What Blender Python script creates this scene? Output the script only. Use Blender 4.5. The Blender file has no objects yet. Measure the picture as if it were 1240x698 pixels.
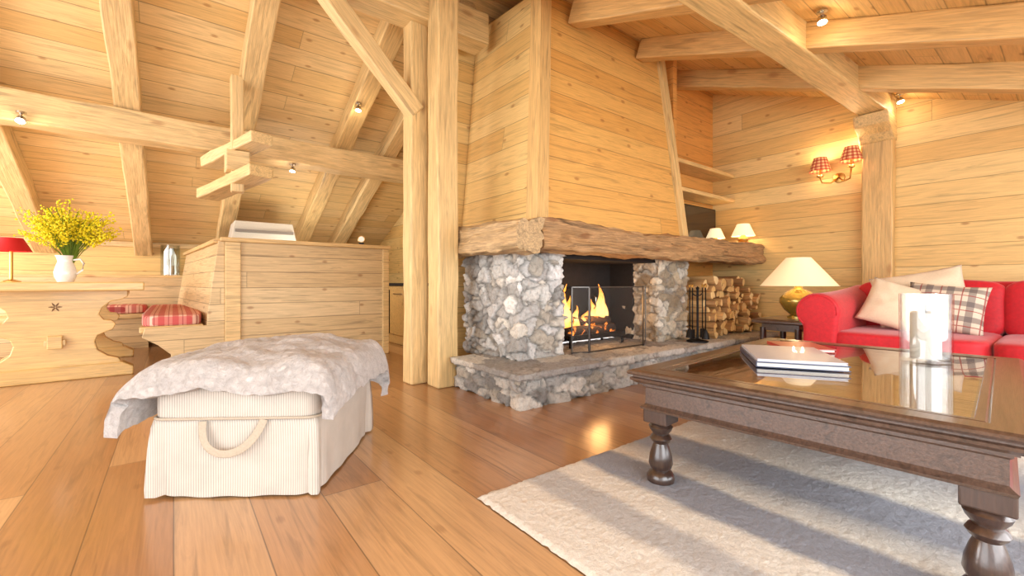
import bpy, bmesh, math, random
from mathutils import Vector, Matrix, Euler, noise
random.seed(7)
S=bpy.context.scene
COL=S.collection
R=math.radians

# ------------------------------------------------------------------ node helpers
class NT:
    def __init__(s,name):
        s.m=bpy.data.materials.new(name); s.m.use_nodes=True
        s.t=s.m.node_tree; s.t.nodes.clear()
        s.out=s.t.nodes.new('ShaderNodeOutputMaterial')
    def n(s,typ,**kw):
        nd=s.t.nodes.new(typ)
        for k,v in kw.items(): setattr(nd,k,v)
        return nd
    def set(s,sock,v):
        if isinstance(v,bpy.types.NodeSocket): s.t.links.new(v,sock)
        else:
            if isinstance(v,(tuple,list)) and len(v)==3 and sock.type=='RGBA': v=(*v,1)
            sock.default_value=v
    def M(s,op,a,b=0.0,c=0.0):
        nd=s.n('ShaderNodeMath',operation=op)
        s.set(nd.inputs[0],a); s.set(nd.inputs[1],b); s.set(nd.inputs[2],c)
        return nd.outputs[0]
    def comb(s,x,y,z):
        nd=s.n('ShaderNodeCombineXYZ')
        for i,v in enumerate((x,y,z)): s.set(nd.inputs[i],v)
        return nd.outputs[0]
    def sep(s,v):
        nd=s.n('ShaderNodeSeparateXYZ'); s.set(nd.inputs[0],v); return nd.outputs
    def noise(s,vec,scale=5,detail=4,rough=.55,dist=0):
        nd=s.n('ShaderNodeTexNoise'); s.set(nd.inputs['Vector'],vec)
        s.set(nd.inputs['Scale'],scale); s.set(nd.inputs['Detail'],detail)
        s.set(nd.inputs['Roughness'],rough); s.set(nd.inputs['Distortion'],dist)
        return nd.outputs[0]
    def ramp(s,f,stops,interp='LINEAR'):
        nd=s.n('ShaderNodeValToRGB'); s.set(nd.inputs[0],f)
        cr=nd.color_ramp; cr.interpolation=interp
        while len(cr.elements)<len(stops): cr.elements.new(.5)
        for e,(p,c) in zip(cr.elements,stops):
            e.position=p
            if not isinstance(c,(tuple,list)): c=(c,c,c)
            e.color=(*c[:3],1)
        return nd.outputs[0]
    def mix(s,f,a,b,mode='MIX'):
        nd=s.n('ShaderNodeMix',data_type='RGBA',blend_type=mode)
        s.set(nd.inputs[0],f); s.set(nd.inputs[6],a); s.set(nd.inputs[7],b)
        return nd.outputs[2]
    def mapr(s,v,a,b,c,d):
        nd=s.n('ShaderNodeMapRange')
        for i,x in enumerate((v,a,b,c,d)): s.set(nd.inputs[i],x)
        return nd.outputs[0]
    def bump(s,h,strength=.3,dist=.01,normal=None):
        nd=s.n('ShaderNodeBump'); s.set(nd.inputs['Height'],h)
        nd.inputs['Strength'].default_value=strength; nd.inputs['Distance'].default_value=dist
        if normal: s.set(nd.inputs['Normal'],normal)
        return nd.outputs[0]
    def bsdf(s,**kw):
        b=s.n('ShaderNodeBsdfPrincipled')
        names={'col':'Base Color','rough':'Roughness','metal':'Metallic','nor':'Normal','coat':'Coat Weight',
               'coatr':'Coat Roughness','spec':'Specular IOR Level','em':'Emission Color','ems':'Emission Strength',
               'trans':'Transmission Weight','ior':'IOR','sheen':'Sheen Weight','sss':'Subsurface Weight','alpha':'Alpha'}
        for k,v in kw.items(): s.set(b.inputs[names[k]],v)
        s.t.links.new(b.outputs[0],s.out.inputs[0]); return b

def srgb(r,g,b):
    f=lambda c:(c/255/12.92 if c/255<=.04045 else ((c/255+.055)/1.055)**2.4)
    return (f(r),f(g),f(b))

def plank(name,L,W,pw,cols,seg=3.0,rough=.55,gapw=.02,knot=1.0,coat=0,grain=.3,bumps=.25,gapdark=.35,coatr=.1):
    T=NT(name); g=T.n('ShaderNodeNewGeometry'); o=T.sep(g.outputs['Position'])
    def ax(a):
        if a=='xy': return T.M('ADD',o[0],o[1])
        return o['xyz'.index(a)]
    l=ax(L); w=ax(W)
    wv=T.M('DIVIDE',w,pw); row=T.M('FLOOR',wv); fr=T.M('FRACT',wv)
    wn=T.n('ShaderNodeTexWhiteNoise',noise_dimensions='1D'); T.set(wn.inputs['W'],row)
    r=wn.outputs['Value']
    l2=T.M('ADD',T.M('DIVIDE',l,seg),T.M('MULTIPLY',r,7.3)); sg=T.M('FLOOR',l2); fl=T.M('FRACT',l2)
    wn2=T.n('ShaderNodeTexWhiteNoise',noise_dimensions='2D'); T.set(wn2.inputs['Vector'],T.comb(row,sg,0))
    p=wn2.outputs['Value']
    base=T.ramp(p,[(0,cols[0]),(.5,cols[1]),(1,cols[2])])
    off=T.M('MULTIPLY',p,37.0)
    gn=T.noise(T.comb(T.M('ADD',T.M('MULTIPLY',l,1.0),off),T.M('MULTIPLY',w,16.0),off),1.6,5,.6,1.2)
    gn2=T.noise(T.comb(T.M('ADD',T.M('MULTIPLY',l,2.5),off),T.M('MULTIPLY',w,70.0),off),1.3,3,.6,.3)
    gc=T.ramp(gn,[(.3,1-grain),(.5,1.0),(.62,1-grain*.3),(.75,1.0)])
    c=T.mix(1.0,base,gc,'MULTIPLY')
    gc2=T.ramp(gn2,[(.3,1-grain*.6),(.6,1.0)])
    c=T.mix(.8,c,gc2,'MULTIPLY')
    if knot:
        v=T.n('ShaderNodeTexVoronoi'); T.set(v.inputs['Vector'],T.comb(T.M('MULTIPLY',l,2.6),T.M('ADD',T.M('MULTIPLY',w,5.0),off),0.0))
        v.inputs['Scale'].default_value=1.0; v.voronoi_dimensions='2D'
        kd=T.M('ADD',v.outputs['Distance'],T.M('MULTIPLY',T.M('SUBTRACT',gn2,.5),.08))
        k=T.mapr(kd,.04,.10,1,0)
        gate=T.M('GREATER_THAN',T.sep(v.outputs['Color'])[0],.6)
        c=T.mix(T.M('MULTIPLY',T.M('MULTIPLY',k,gate),.6*knot),c,(cols[0][0]*.4,cols[0][1]*.25,cols[0][2]*.16))
    gap=T.M('MINIMUM',T.mapr(fr,0,gapw,0,1),T.mapr(fr,1-gapw,1,1,0))
    e=.004/seg
    gap=T.M('MINIMUM',gap,T.M('MINIMUM',T.mapr(fl,0,e,0,1),T.mapr(fl,1-e,1,1,0)))
    gd=T.ramp(gap,[(0,gapdark),(1,1.0)])
    c=T.mix(1.0,c,gd,'MULTIPLY')
    h=T.M('ADD',gap,T.M('MULTIPLY',gn2,.25))
    nor=T.bump(h,bumps,.01)
    T.bsdf(col=c,rough=rough,nor=nor,coat=coat,coatr=coatr)
    return T.m

def wood(name,cols,grain=.3,rough=.5,knot=1.0,sc=1.0,coat=0,coatr=.08,bumps=.3,axis=0,metal=0):
    """grain along local axis (object coordinates)"""
    T=NT(name); tc=T.n('ShaderNodeTexCoord'); o=T.sep(tc.outputs['Object'])
    oi=T.n('ShaderNodeObjectInfo'); rn=oi.outputs['Random']
    l=o[axis]; a=o[(axis+1)%3]; b=o[(axis+2)%3]
    off=T.M('MULTIPLY',rn,53.0)
    n1=T.noise(T.comb(T.M('ADD',T.M('MULTIPLY',l,.9*sc),off),T.M('MULTIPLY',a,11*sc),T.M('MULTIPLY',b,11*sc)),1.6,5,.6,1.0)
    n2=T.noise(T.comb(T.M('ADD',T.M('MULTIPLY',l,2.5*sc),off),T.M('MULTIPLY',a,60*sc),T.M('MULTIPLY',b,60*sc)),1.4,3,.6,.2)
    base=T.ramp(rn,[(0,cols[0]),(.5,cols[1]),(1,cols[2])])
    c=T.mix(1.0,base,T.ramp(n1,[(.28,1-grain),(.5,1.0),(.6,1-grain*.4),(.75,1.0)]),'MULTIPLY')
    c=T.mix(.9,c,T.ramp(n2,[(.3,1-grain*.7),(.6,1.0)]),'MULTIPLY')
    if knot:
        v=T.n('ShaderNodeTexVoronoi'); T.set(v.inputs['Vector'],T.comb(T.M('ADD',T.M('MULTIPLY',l,2.0),off),T.M('MULTIPLY',a,5.0),T.M('MULTIPLY',b,5.0)))
        v.inputs['Scale'].default_value=1.0
        k=T.mapr(T.M('ADD',v.outputs['Distance'],T.M('MULTIPLY',T.M('SUBTRACT',n2,.5),.1)),.08,.17,1,0)
        gate=T.M('GREATER_THAN',T.sep(v.outputs['Color'])[0],.6)
        c=T.mix(T.M('MULTIPLY',T.M('MULTIPLY',k,gate),.5*knot),c,(cols[0][0]*.4,cols[0][1]*.25,cols[0][2]*.16))
    nor=T.bump(T.M('ADD',n2,T.M('MULTIPLY',n1,.7)),bumps,.006)
    T.bsdf(col=c,rough=rough,nor=nor,coat=coat,coatr=coatr)
    return T.m

def plain(name,col,rough=.5,metal=0,bump=0,bs=60,var=.08,coat=0,sheen=0,em=None,ems=0):
    T=NT(name); tc=T.n('ShaderNodeTexCoord')
    n=T.noise(tc.outputs['Object'],bs,4,.6)
    c=T.mix(1.0,col,T.ramp(n,[(.3,1-var),(.7,1.0)]),'MULTIPLY')
    kw=dict(col=c,rough=rough,metal=metal,coat=coat,sheen=sheen)
    if bump: kw['nor']=T.bump(n,bump,.005)
    if em: kw['em']=em; kw['ems']=ems
    T.bsdf(**kw); return T.m

def glassm(name,tint=(1,1,1),f0=.04,rough=.0):
    T=NT(name); g=T.n('ShaderNodeNewGeometry')
    vm=T.n('ShaderNodeVectorMath',operation='DOT_PRODUCT'); T.set(vm.inputs[0],g.outputs['Normal']); T.set(vm.inputs[1],g.outputs['Incoming'])
    x=T.M('SUBTRACT',1.0,T.M('ABSOLUTE',vm.outputs['Value']))
    fr=T.M('ADD',f0,T.M('MULTIPLY',T.M('POWER',x,5.0),1-f0))
    tr=T.n('ShaderNodeBsdfTransparent'); T.set(tr.inputs[0],tint)
    gl=T.n('ShaderNodeBsdfGlossy'); gl.inputs['Roughness'].default_value=rough
    mx=T.n('ShaderNodeMixShader'); T.set(mx.inputs[0],fr)
    T.t.links.new(tr.outputs[0],mx.inputs[1]); T.t.links.new(gl.outputs[0],mx.inputs[2])
    T.t.links.new(mx.outputs[0],T.out.inputs[0]); return T.m

# ------------------------------------------------------------------ materials
M_ceilL=plank('ceiling_boards','x','y',.2,[srgb(222,184,120),srgb(232,198,138),srgb(238,208,152)],seg=5,grain=.34,gapw=.035,gapdark=.45)
M_ceilR=plank('ceiling_boards_warm','x','y',.17,[srgb(220,174,104),srgb(228,186,118),srgb(232,194,130)],seg=5,grain=.3,gapw=.035,gapdark=.45)
M_wall=plank('wall_boards','xy','z',.215,[srgb(224,182,110),srgb(232,196,126),srgb(238,206,140)],seg=6,grain=.32,gapw=.022,gapdark=.42)
M_hood=plank('hood_boards','xy','z',.2,[srgb(220,162,82),srgb(228,174,94),srgb(232,182,102)],seg=9,grain=.36,gapw=.026,gapdark=.42)
M_niche=plank('niche_boards_glow','xy','z',.2,[srgb(216,150,72),srgb(222,158,80),srgb(226,164,86)],seg=5.2,grain=.3,gapw=.025,gapdark=.45)  # orange lamp glow of the alcove is put into these board colours
M_booth=plank('booth_boards','xy','z',.17,[srgb(206,174,124),srgb(216,188,140),srgb(224,198,152)],seg=6,grain=.42,gapw=.035,gapdark=.38)
M_floor=plank('floor_boards','y','x',.25,[srgb(158,108,64),srgb(180,132,86),srgb(202,160,114)],seg=3.6,grain=.34,rough=.28,knot=.55,gapw=.014,gapdark=.3,coat=.45,coatr=.16,bumps=.13)
M_beam=wood('beam_wood',[srgb(216,178,118),srgb(226,192,132),srgb(232,200,144)],grain=.46,bumps=.5)
M_beamw=wood('beam_wood_warm',[srgb(222,178,112),srgb(228,190,124),srgb(232,198,134)],grain=.42,bumps=.5)
M_mantel=wood('mantel_wood',[srgb(186,144,96),srgb(190,148,100),srgb(194,152,104)],grain=.76,knot=1.3,bumps=1.0,rough=.65)
M_mantely=wood('mantel_side_wood',[srgb(204,172,126),srgb(204,172,126),srgb(208,176,130)],grain=.66,knot=1,bumps=1.0,axis=1,rough=.65)
M_pine=wood('pine_furniture',[srgb(222,182,112),srgb(226,188,120),srgb(228,192,126)],grain=.34,rough=.4,coat=.2)
M_dark=wood('dark_stained_wood',[srgb(88,66,54),srgb(92,70,58),srgb(98,74,60)],grain=.6,knot=0,rough=.34,coat=.6,coatr=.2,sc=1.3,bumps=.2)
M_darkz=wood('dark_stained_turned_wood',[srgb(62,44,36),srgb(68,48,38),srgb(74,52,42)],grain=.5,knot=0,rough=.3,coat=.7,coatr=.14,sc=1.3,axis=2,bumps=.12)
M_brown=wood('table_inset_wood',[srgb(214,150,96),srgb(216,152,98),srgb(218,156,102)],grain=.4,knot=.4,rough=.4,sc=.8)
M_glass=glassm('clear_glass',(.97,.98,.97),.10)
M_tglass=glassm('table_glass',(.98,.99,.98),.34)
M_black=plain('black_iron',srgb(30,28,28),.5,.6,.2)
M_soot=plain('soot_brick',srgb(34,27,24),.9,0,.6,18,.4)
M_white=plain('white_ceramic',srgb(240,236,228),.25,coat=.5)
M_wax=plain('candle_wax',srgb(208,202,192),.5)
M_brass=plain('aged_brass',srgb(196,156,84),.3,.9,.1,30)
M_gold=plain('gold_glazed_ceramic',srgb(190,160,70),.22,.55,.1,14,.3,coat=.6)
M_chrome=plain('brushed_chrome',srgb(200,195,185),.25,1)
def shade_mat(name,col,ems):
    T=NT(name); T.bsdf(col=col,rough=.8,em=col,ems=ems); return T.m
M_shade=shade_mat('cream_lampshade',srgb(255,230,182),.75)
M_shade2=shade_mat('ivory_lampshade',srgb(248,224,178),.45)
M_redshade=shade_mat('red_lampshade',srgb(176,16,20),.1)
M_bulb=shade_mat('lit_bulb',(1,.85,.6),25)
M_red=plain('red_velvet',srgb(202,8,28),.65,0,.25,40,.25,sheen=.2)

def checks(name,base,colr,dark,scale,ems=0,axes=(0,1),space='Object',wd=.5,m=.65):
    T=NT(name); tc=T.n('ShaderNodeTexCoord'); o=T.sep(tc.outputs[space])
    def st(a,sc,w,ph=0):
        f=T.M('FRACT',T.M('ADD',T.M('MULTIPLY',a,sc),ph)); return T.M('LESS_THAN',f,w)
    s1=st(o[axes[0]],scale,wd); s2=st(o[axes[1]],scale,wd)
    c=T.mix(T.M('MULTIPLY',s1,m),base,colr); c=T.mix(T.M('MULTIPLY',s2,m),c,colr)
    if dark:
        d=T.M('MAXIMUM',st(o[axes[0]],scale,.06,.3),st(o[axes[1]],scale,.06,.3))
        c=T.mix(T.M('MULTIPLY',d,.8),c,dark)
    n=T.noise(tc.outputs['Object'],120,3)
    kw=dict(col=c,rough=.85,nor=T.bump(n,.3,.004))
    if ems: kw['em']=c; kw['ems']=ems
    T.bsdf(**kw); return T.m
M_plaid=checks('plaid_wool',srgb(206,190,168),srgb(80,70,72),srgb(140,40,36),8.0,0,wd=.34,m=.62)
T=NT('red_gingham'); tc=T.n('ShaderNodeTexCoord'); o=T.sep(tc.outputs['Object'])
an=T.M('ARCTAN2',o[1],o[0]); s1=T.M('LESS_THAN',T.M('FRACT',T.M('MULTIPLY',an,2.1)),.5); s2=T.M('LESS_THAN',T.M('FRACT',T.M('MULTIPLY',o[2],26.0)),.5)
c=T.mix(T.M('MULTIPLY',s1,.7),srgb(240,190,130),srgb(170,26,12)); c=T.mix(T.M('MULTIPLY',s2,.7),c,srgb(170,26,12))
T.bsdf(col=c,rough=.85,em=c,ems=.2); M_ging=T.m
M_cushstripe=checks('red_striped_seat_fabric',srgb(230,190,170),srgb(190,44,54),srgb(150,30,40),9,0,wd=.45,m=.62)
M_cream=plain('cream_fabric',srgb(222,200,168),.9,0,.3,90,.1,sheen=.2)
M_strap=plain('linen_strap',srgb(184,170,150),.9,0,.3,120,.15)

T=NT('ribbed_white_fabric'); tc=T.n('ShaderNodeTexCoord'); o=T.sep(tc.outputs['Object'])
w=T.M('SINE',T.M('MULTIPLY',T.M('ADD',o[0],o[1]),640.0))
c=T.ramp(T.mapr(w,-1,1,0,1),[(0,srgb(170,160,148)),(.55,srgb(204,195,183))])
n=T.noise(tc.outputs['Object'],9,3)
c=T.mix(1.0,c,T.ramp(n,[(.3,.88),(.7,1.0)]),'MULTIPLY')
T.bsdf(col=c,rough=.9,nor=T.bump(w,.12,.002)); M_rib=T.m
T=NT('plush_throw_fabric'); tc=T.n('ShaderNodeTexCoord')
n=T.noise(tc.outputs['Object'],34,6,.8,.6); n2=T.noise(tc.outputs['Object'],7,4,.6,.8)
c=T.ramp(n,[(.25,srgb(176,168,163)),(.5,srgb(212,205,200)),(.75,srgb(236,231,226))])
c=T.mix(.8,c,T.ramp(n2,[(.35,.82),(.6,1.0)]),'MULTIPLY')
T.bsdf(col=c,rough=1,sheen=.3,nor=T.bump(n,.9,.03)); M_fur=T.m
T=NT('banded_wool_rug'); g=T.n('ShaderNodeNewGeometry'); o=T.sep(g.outputs['Position'])
nn=T.noise(g.outputs['Position'],3,3); n=T.noise(g.outputs['Position'],95,5,.8)
xx=T.M('ADD',o[0],T.M('MULTIPLY',T.M('SUBTRACT',nn,.5),.08))
f=T.mapr(xx,1.0,3.9,0,1)
A=srgb(232,222,206);B=srgb(188,182,176);C=srgb(142,143,152)
c=T.ramp(f,[(0,A),(.08,A),(.095,B),(.14,B),(.155,A),(.20,A),(.215,C),(.28,C),(.295,A),(.34,B),(.365,C),(.44,C),(.46,A),(.55,B),(.66,C),(.8,A)])
c=T.mix(1.0,c,T.ramp(n,[(.25,.7),(.55,1.0)]),'MULTIPLY')
T.bsdf(col=c,rough=1,sheen=.2,nor=T.bump(n,.8,.012)); M_rug=T.m
def stone_mat(name):
    T=NT(name); a=T.n('ShaderNodeAttribute',attribute_name='Col'); g=T.n('ShaderNodeNewGeometry')
    n=T.noise(g.outputs['Position'],34,7,.75); n2=T.noise(g.outputs['Position'],12,5,.6,1.0)
    c=T.mix(1.0,a.outputs['Color'],T.ramp(n,[(.3,.58),(.48,.97),(.75,1.15)]),'MULTIPLY')
    c=T.mix(.5,c,T.ramp(n2,[(.35,.70),(.6,1.05)]),'MULTIPLY')
    T.bsdf(col=c,rough=.88,nor=T.bump(n,.9,.03)); return T.m
M_stone=stone_mat('rubble_stone')

# ------------------------------------------------------------------ mesh helpers
def finish(o,parent=None,smooth=False,bevel=0,seg=2,sub=0):
    COL.objects.link(o)
    if parent: o.parent=parent
    if smooth:
        for p in o.data.polygons: p.use_smooth=True
    if bevel:
        m=o.modifiers.new('bevel','BEVEL'); m.width=bevel; m.segments=seg; m.limit_method='ANGLE'; m.angle_limit=R(35)
        m.harden_normals=False
    if sub:
        m=o.modifiers.new('sub','SUBSURF'); m.levels=sub; m.render_levels=sub
    return o
def mesh(name,v,f,mats,parent=None,loc=(0,0,0),rot=(0,0,0),smooth=False,bevel=0,seg=2,sub=0,midx=None):
    me=bpy.data.meshes.new(name); me.from_pydata([tuple(x) for x in v],[],f)
    if not isinstance(mats,(list,tuple)): mats=[mats]
    for m in mats: me.materials.append(m)
    if midx:
        for p,i in zip(me.polygons,midx): p.material_index=i
    me.validate(); 
    bm=bmesh.new(); bm.from_mesh(me); bmesh.ops.recalc_face_normals(bm,faces=bm.faces); bm.to_mesh(me); bm.free()
    me.update()
    o=bpy.data.objects.new(name,me); o.location=loc; o.rotation_euler=rot
    return finish(o,parent,smooth,bevel,seg,sub)
def thing(name,label,cat,loc=(0,0,0),rz=0,group=None,rot=None):
    e=bpy.data.objects.new(name,None); e.empty_display_size=.1; e.location=loc
    e.rotation_euler=rot if rot else (0,0,rz); COL.objects.link(e)
    return tag(e,label,cat,group)
def tag(o,label,cat,group=None):
    o["label"]=label; o["category"]=cat
    if group: o["group"]=group
    return o
def struct(o): o["kind"]="structure"; return o
BF=[(0,3,2,1),(4,5,6,7),(0,1,5,4),(1,2,6,5),(2,3,7,6),(3,0,4,7)]
def bv(x0,x1,y0,y1,z0,z1):
    return [(x0,y0,z0),(x1,y0,z0),(x1,y1,z0),(x0,y1,z0),(x0,y0,z1),(x1,y0,z1),(x1,y1,z1),(x0,y1,z1)]
def box(name,x0,x1,y0,y1,z0,z1,mat,parent=None,bevel=0,**k):
    cx,cy,cz=(x0+x1)/2,(y0+y1)/2,(z0+z1)/2
    return mesh(name,bv(x0-cx,x1-cx,y0-cy,y1-cy,z0-cz,z1-cz),BF,mat,parent,(cx,cy,cz),bevel=bevel,**k)
def boxes(name,bl,mat,parent=None,bevel=0,**k):
    v=[];f=[]
    for b in bl:
        n=len(v); v+=bv(*b); f+=[tuple(i+n for i in q) for q in BF]
    return mesh(name,v,f,mat,parent,bevel=bevel,**k)
def beam(name,p0,p1,w,h,mat,parent=None,bevel=.014,roll=0,jit=.007,up=Vector((0,0,1))):
    """timber with local X along its length"""
    p0=Vector(p0);p1=Vector(p1); d=(p1-p0); L=d.length; d.normalize()
    if abs(d.dot(up))>.95: up=Vector((0,1,0))
    y=up.cross(d).normalized(); z=d.cross(y)
    rm=Matrix((d,y,z)).transposed().to_4x4() @ Matrix.Rotation(roll,4,'X')
    n=max(2,int(L/.3)); v=[];f=[]
    for i in range(n+1):
        x=-L/2+L*i/n
        for sy,sz in((-1,-1),(1,-1),(1,1),(-1,1)):
            v.append((x,sy*w/2+random.uniform(-jit,jit),sz*h/2+random.uniform(-jit,jit)))
    for i in range(n):
        a=i*4
        for k in range(4): f.append((a+k,a+(k+1)%4,a+4+(k+1)%4,a+4+k))
    f.append((0,3,2,1)); f.append((n*4,n*4+1,n*4+2,n*4+3))
    o=mesh(name,v,f,mat,parent,bevel=bevel)
    rm.translation=(p0+p1)/2; o.matrix_local=rm
    return o
def lathe(name,prof,mat,parent=None,seg=32,loc=(0,0,0),rot=(0,0,0),smooth=True,cap=True,**k):
    v=[];f=[]
    for r,z in prof:
        for i in range(seg):
            a=2*math.pi*i/seg; v.append((r*math.cos(a),r*math.sin(a),z))
    for j in range(len(prof)-1):
        for i in range(seg):
            i2=(i+1)%seg; f.append((j*seg+i,j*seg+i2,(j+1)*seg+i2,(j+1)*seg+i))
    if cap:
        if prof[0][0]>1e-4: f.append(tuple(range(seg)))
        if prof[-1][0]>1e-4: f.append(tuple((len(prof)-1)*seg+i for i in range(seg)))
    o=mesh(name,v,f,mat,parent,loc,rot,smooth=smooth,**k)
    m=o.modifiers.new('es','EDGE_SPLIT'); m.split_angle=R(40)
    return o
def prism(name,out,y0,y1,mat,parent=None,plane='xz',**k):
    n=len(out); v=[]
    for yy in(y0,y1):
        for a,b in out:
            v.append((a,yy,b) if plane=='xz' else ((yy,a,b) if plane=='yz' else (a,b,yy)))
    f=[tuple(range(n)),tuple(range(2*n-1,n-1,-1))]
    for i in range(n): f.append((i,(i+1)%n,n+(i+1)%n,n+i))
    return mesh(name,v,f,mat,parent,**k)
def cubegrid(n):
    v=[];f=[];D={}
    def vid(p):
        k=tuple(round(c,5) for c in p)
        if k not in D: D[k]=len(v); v.append(Vector(p))
        return D[k]
    for ax in range(3):
        for s in(-1,1):
            for i in range(n):
                for j in range(n):
                    q=[]
                    for a,b in((i,j),(i+1,j),(i+1,j+1),(i,j+1)):
                        p=[0,0,0]; p[ax]=s; p[(ax+1)%3]=-1+2*a/n; p[(ax+2)%3]=-1+2*b/n; q.append(vid(p))
                    f.append(tuple(q))
    return v,f
def soft(name,c,s,mat,parent=None,n=5,res=14,rot=(0,0,0),wob=.0,**k):
    v,f=cubegrid(res); o=[]
    for p in v:
        m=(abs(p.x)**n+abs(p.y)**n+abs(p.z)**n)**(1/n); q=p/m
        q=Vector((q.x*s[0]/2,q.y*s[1]/2,q.z*s[2]/2))
        if wob: q+=wob*noise.noise_vector(q*5+Vector(c))
        o.append(q)
    return mesh(name,o,f,mat,parent,c,rot,smooth=True,**k)
def tube(name,pts,r,mat,parent=None,seg=8,closed=False,**k):
    pts=[Vector(p) for p in pts]; n=len(pts); v=[];f=[]
    for i,p in enumerate(pts):
        d=(pts[(i+1)%n]-pts[i-1]) if closed else (pts[min(i+1,n-1)]-pts[max(i-1,0)])
        d.normalize(); u=Vector((0,0,1)) if abs(d.z)<.9 else Vector((1,0,0))
        a=d.cross(u).normalized(); b=d.cross(a); rr=r[i] if isinstance(r,(list,tuple)) else r
        for j in range(seg):
            t=2*math.pi*j/seg; v.append(p+a*math.cos(t)*rr+b*math.sin(t)*rr)
    for i in range(n if closed else n-1):
        for j in range(seg):
            j2=(j+1)%seg; i2=(i+1)%n; f.append((i*seg+j,i*seg+j2,i2*seg+j2,i2*seg+j))
    if not closed: f.append(tuple(range(seg))); f.append(tuple((n-1)*seg+j for j in range(seg)))
    return mesh(name,v,f,mat,parent,smooth=True,**k)
def rectloft(name,hx,hy,prof,mat,parent=None,inner=False,**k):
    v=[];f=[]
    for off,z in prof:
        for sx,sy in((-1,-1),(1,-1),(1,1),(-1,1)): v.append((sx*(hx+off),sy*(hy+off),z))
    m=len(prof)
    rng=range(m) if inner else range(m-1)
    for j in rng:
        j2=(j+1)%m
        for i in range(4): f.append((j*4+i,j*4+(i+1)%4,j2*4+(i+1)%4,j2*4+i))
    if not inner: f.append((0,1,2,3)); f.append(tuple((m-1)*4+i for i in range(4)))
    return mesh(name,v,f,mat,parent,**k)
def h3(p): 
    return [ (math.sin(p.x*12.9+p.y*78.2+p.z*37.7+i*11.1)*43758.5)%1 for i in range(6)]
def stone(name,b,sc,pal,parent,res=.018,amp=.035,mortar=(.36,.33,.29),mw=.11,metric='MINKOVSKY',ex=3.5,wob=.22,fine=1.0):
    x0,x1,y0,y1,z0,z1=b; lo=(x0,y0,z0); hi=(x1,y1,z1); D={}; V=[];N=[];F=[]
    def vid(p,nm):
        k=tuple(round(c,4) for c in p)
        if k not in D: D[k]=len(V); V.append(Vector(p)); N.append(Vector((0,0,0)))
        N[D[k]]+=nm; return D[k]
    ns=[max(1,round((hi[i]-lo[i])/res)) for i in range(3)]
    for ax in range(3):
        u,w=(ax+1)%3,(ax+2)%3
        for s in(0,1):
            nm=Vector((0,0,0)); nm[ax]=1 if s else -1
            for i in range(ns[u]):
                for j in range(ns[w]):
                    q=[]
                    for a,bb in((i,j),(i+1,j),(i+1,j+1),(i,j+1)):
                        p=[0,0,0]; p[ax]=hi[ax] if s else lo[ax]
                        p[u]=lo[u]+(hi[u]-lo[u])*a/ns[u]; p[w]=lo[w]+(hi[w]-lo[w])*bb/ns[w]
                        q.append(vid(p,nm))
                    F.append(tuple(q) if s else tuple(q[::-1]))
    P=[];C=[]
    for p,nm in zip(V,N):
        nm=nm.normalized(); q=Vector((p.x*sc[0],p.y*sc[1],p.z*sc[2]))+wob*noise.noise_vector(p*8)+.06*noise.noise_vector(p*34)
        d,pt=noise.voronoi(q,distance_metric=metric,exponent=ex); e=d[1]-d[0]; t=min(1,max(0,e/mw)); t=t**.7
        h=h3(pt[0]); tv=Vector((h[3]-.5,h[4]-.5,h[5]-.5)); tilt=(q-pt[0]).dot(tv)*1.5
        P.append(p+nm*(amp*(t*(.5+.7*h[1]+tilt)-.6)+fine*(.013*noise.noise(p*26)*t+.007*noise.noise(p*60))))
        cc=pal[int(h[2]*len(pal))%len(pal)]; br=.8+.36*h[0]
        C.append(tuple(cc[i]*br*t+mortar[i]*.8*(1-t) for i in range(3)))
    me=bpy.data.meshes.new(name); me.from_pydata(P,[],F); me.materials.append(M_stone)
    at=me.color_attributes.new('Col','FLOAT_COLOR','POINT')
    for i,c in enumerate(C): at.data[i].color=(*c,1)
    o=bpy.data.objects.new(name,me); return finish(o,parent,smooth=True)
def ptlight(name,loc,e,col,r=.04,cat=True):
    l=bpy.data.lights.new(name,'POINT'); l.energy=e; l.color=col; l.shadow_soft_size=r
    o=bpy.data.objects.new(name,l); o.location=loc; COL.objects.link(o); return o
def area(name,loc,target,sx,sy,e,col):
    l=bpy.data.lights.new(name,'AREA'); l.shape='RECTANGLE'; l.size=sx; l.size_y=sy; l.energy=e; l.color=col
    o=bpy.data.objects.new(name,l); o.location=loc
    o.rotation_euler=(Vector(target)-Vector(loc)).to_track_quat('-Z','Y').to_euler(); COL.objects.link(o); return o

# ------------------------------------------------------------------ room shell
YR=3.65
zR=lambda y:2.47+.36*y
zL=lambda y:5.42-.45*y
YB=8.7
struct(box('floor',-4.2,6.3,-3,8.9,-.08,0,M_floor))
struct(mesh('ceiling',[(-4.2,-1.2,zR(-1.2)),(6.3,-1.2,zR(-1.2)),(6.3,YR,zR(YR)),(-4.2,YR,zR(YR)),
   (-4.2,-1.2,zR(-1.2)+.1),(6.3,-1.2,zR(-1.2)+.1),(6.3,YR,zR(YR)+.1),(-4.2,YR,zR(YR)+.1)],BF,M_ceilR))
struct(mesh('ceiling_rear',[(-4.2,YR,zL(YR)),(6.3,YR,zL(YR)),(6.3,YB+.1,zL(YB+.1)),(-4.2,YB+.1,zL(YB+.1)),
   (-4.2,YR,zL(YR)+.1),(6.3,YR,zL(YR)+.1),(6.3,YB+.1,zL(YB+.1)+.1),(-4.2,YB+.1,zL(YB+.1)+.1)],BF,M_ceilL))
WX=6.2
def gwall(name,x0,x1,pts,mat):
    return struct(prism(name,pts,x0,x1,mat,plane='yz'))
gwall('wall_right',WX,WX+.1,[(-1.2,0),(3.3,0),(3.3,zR(3.3)),(-1.2,zR(-1.2))],M_wall)
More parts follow.
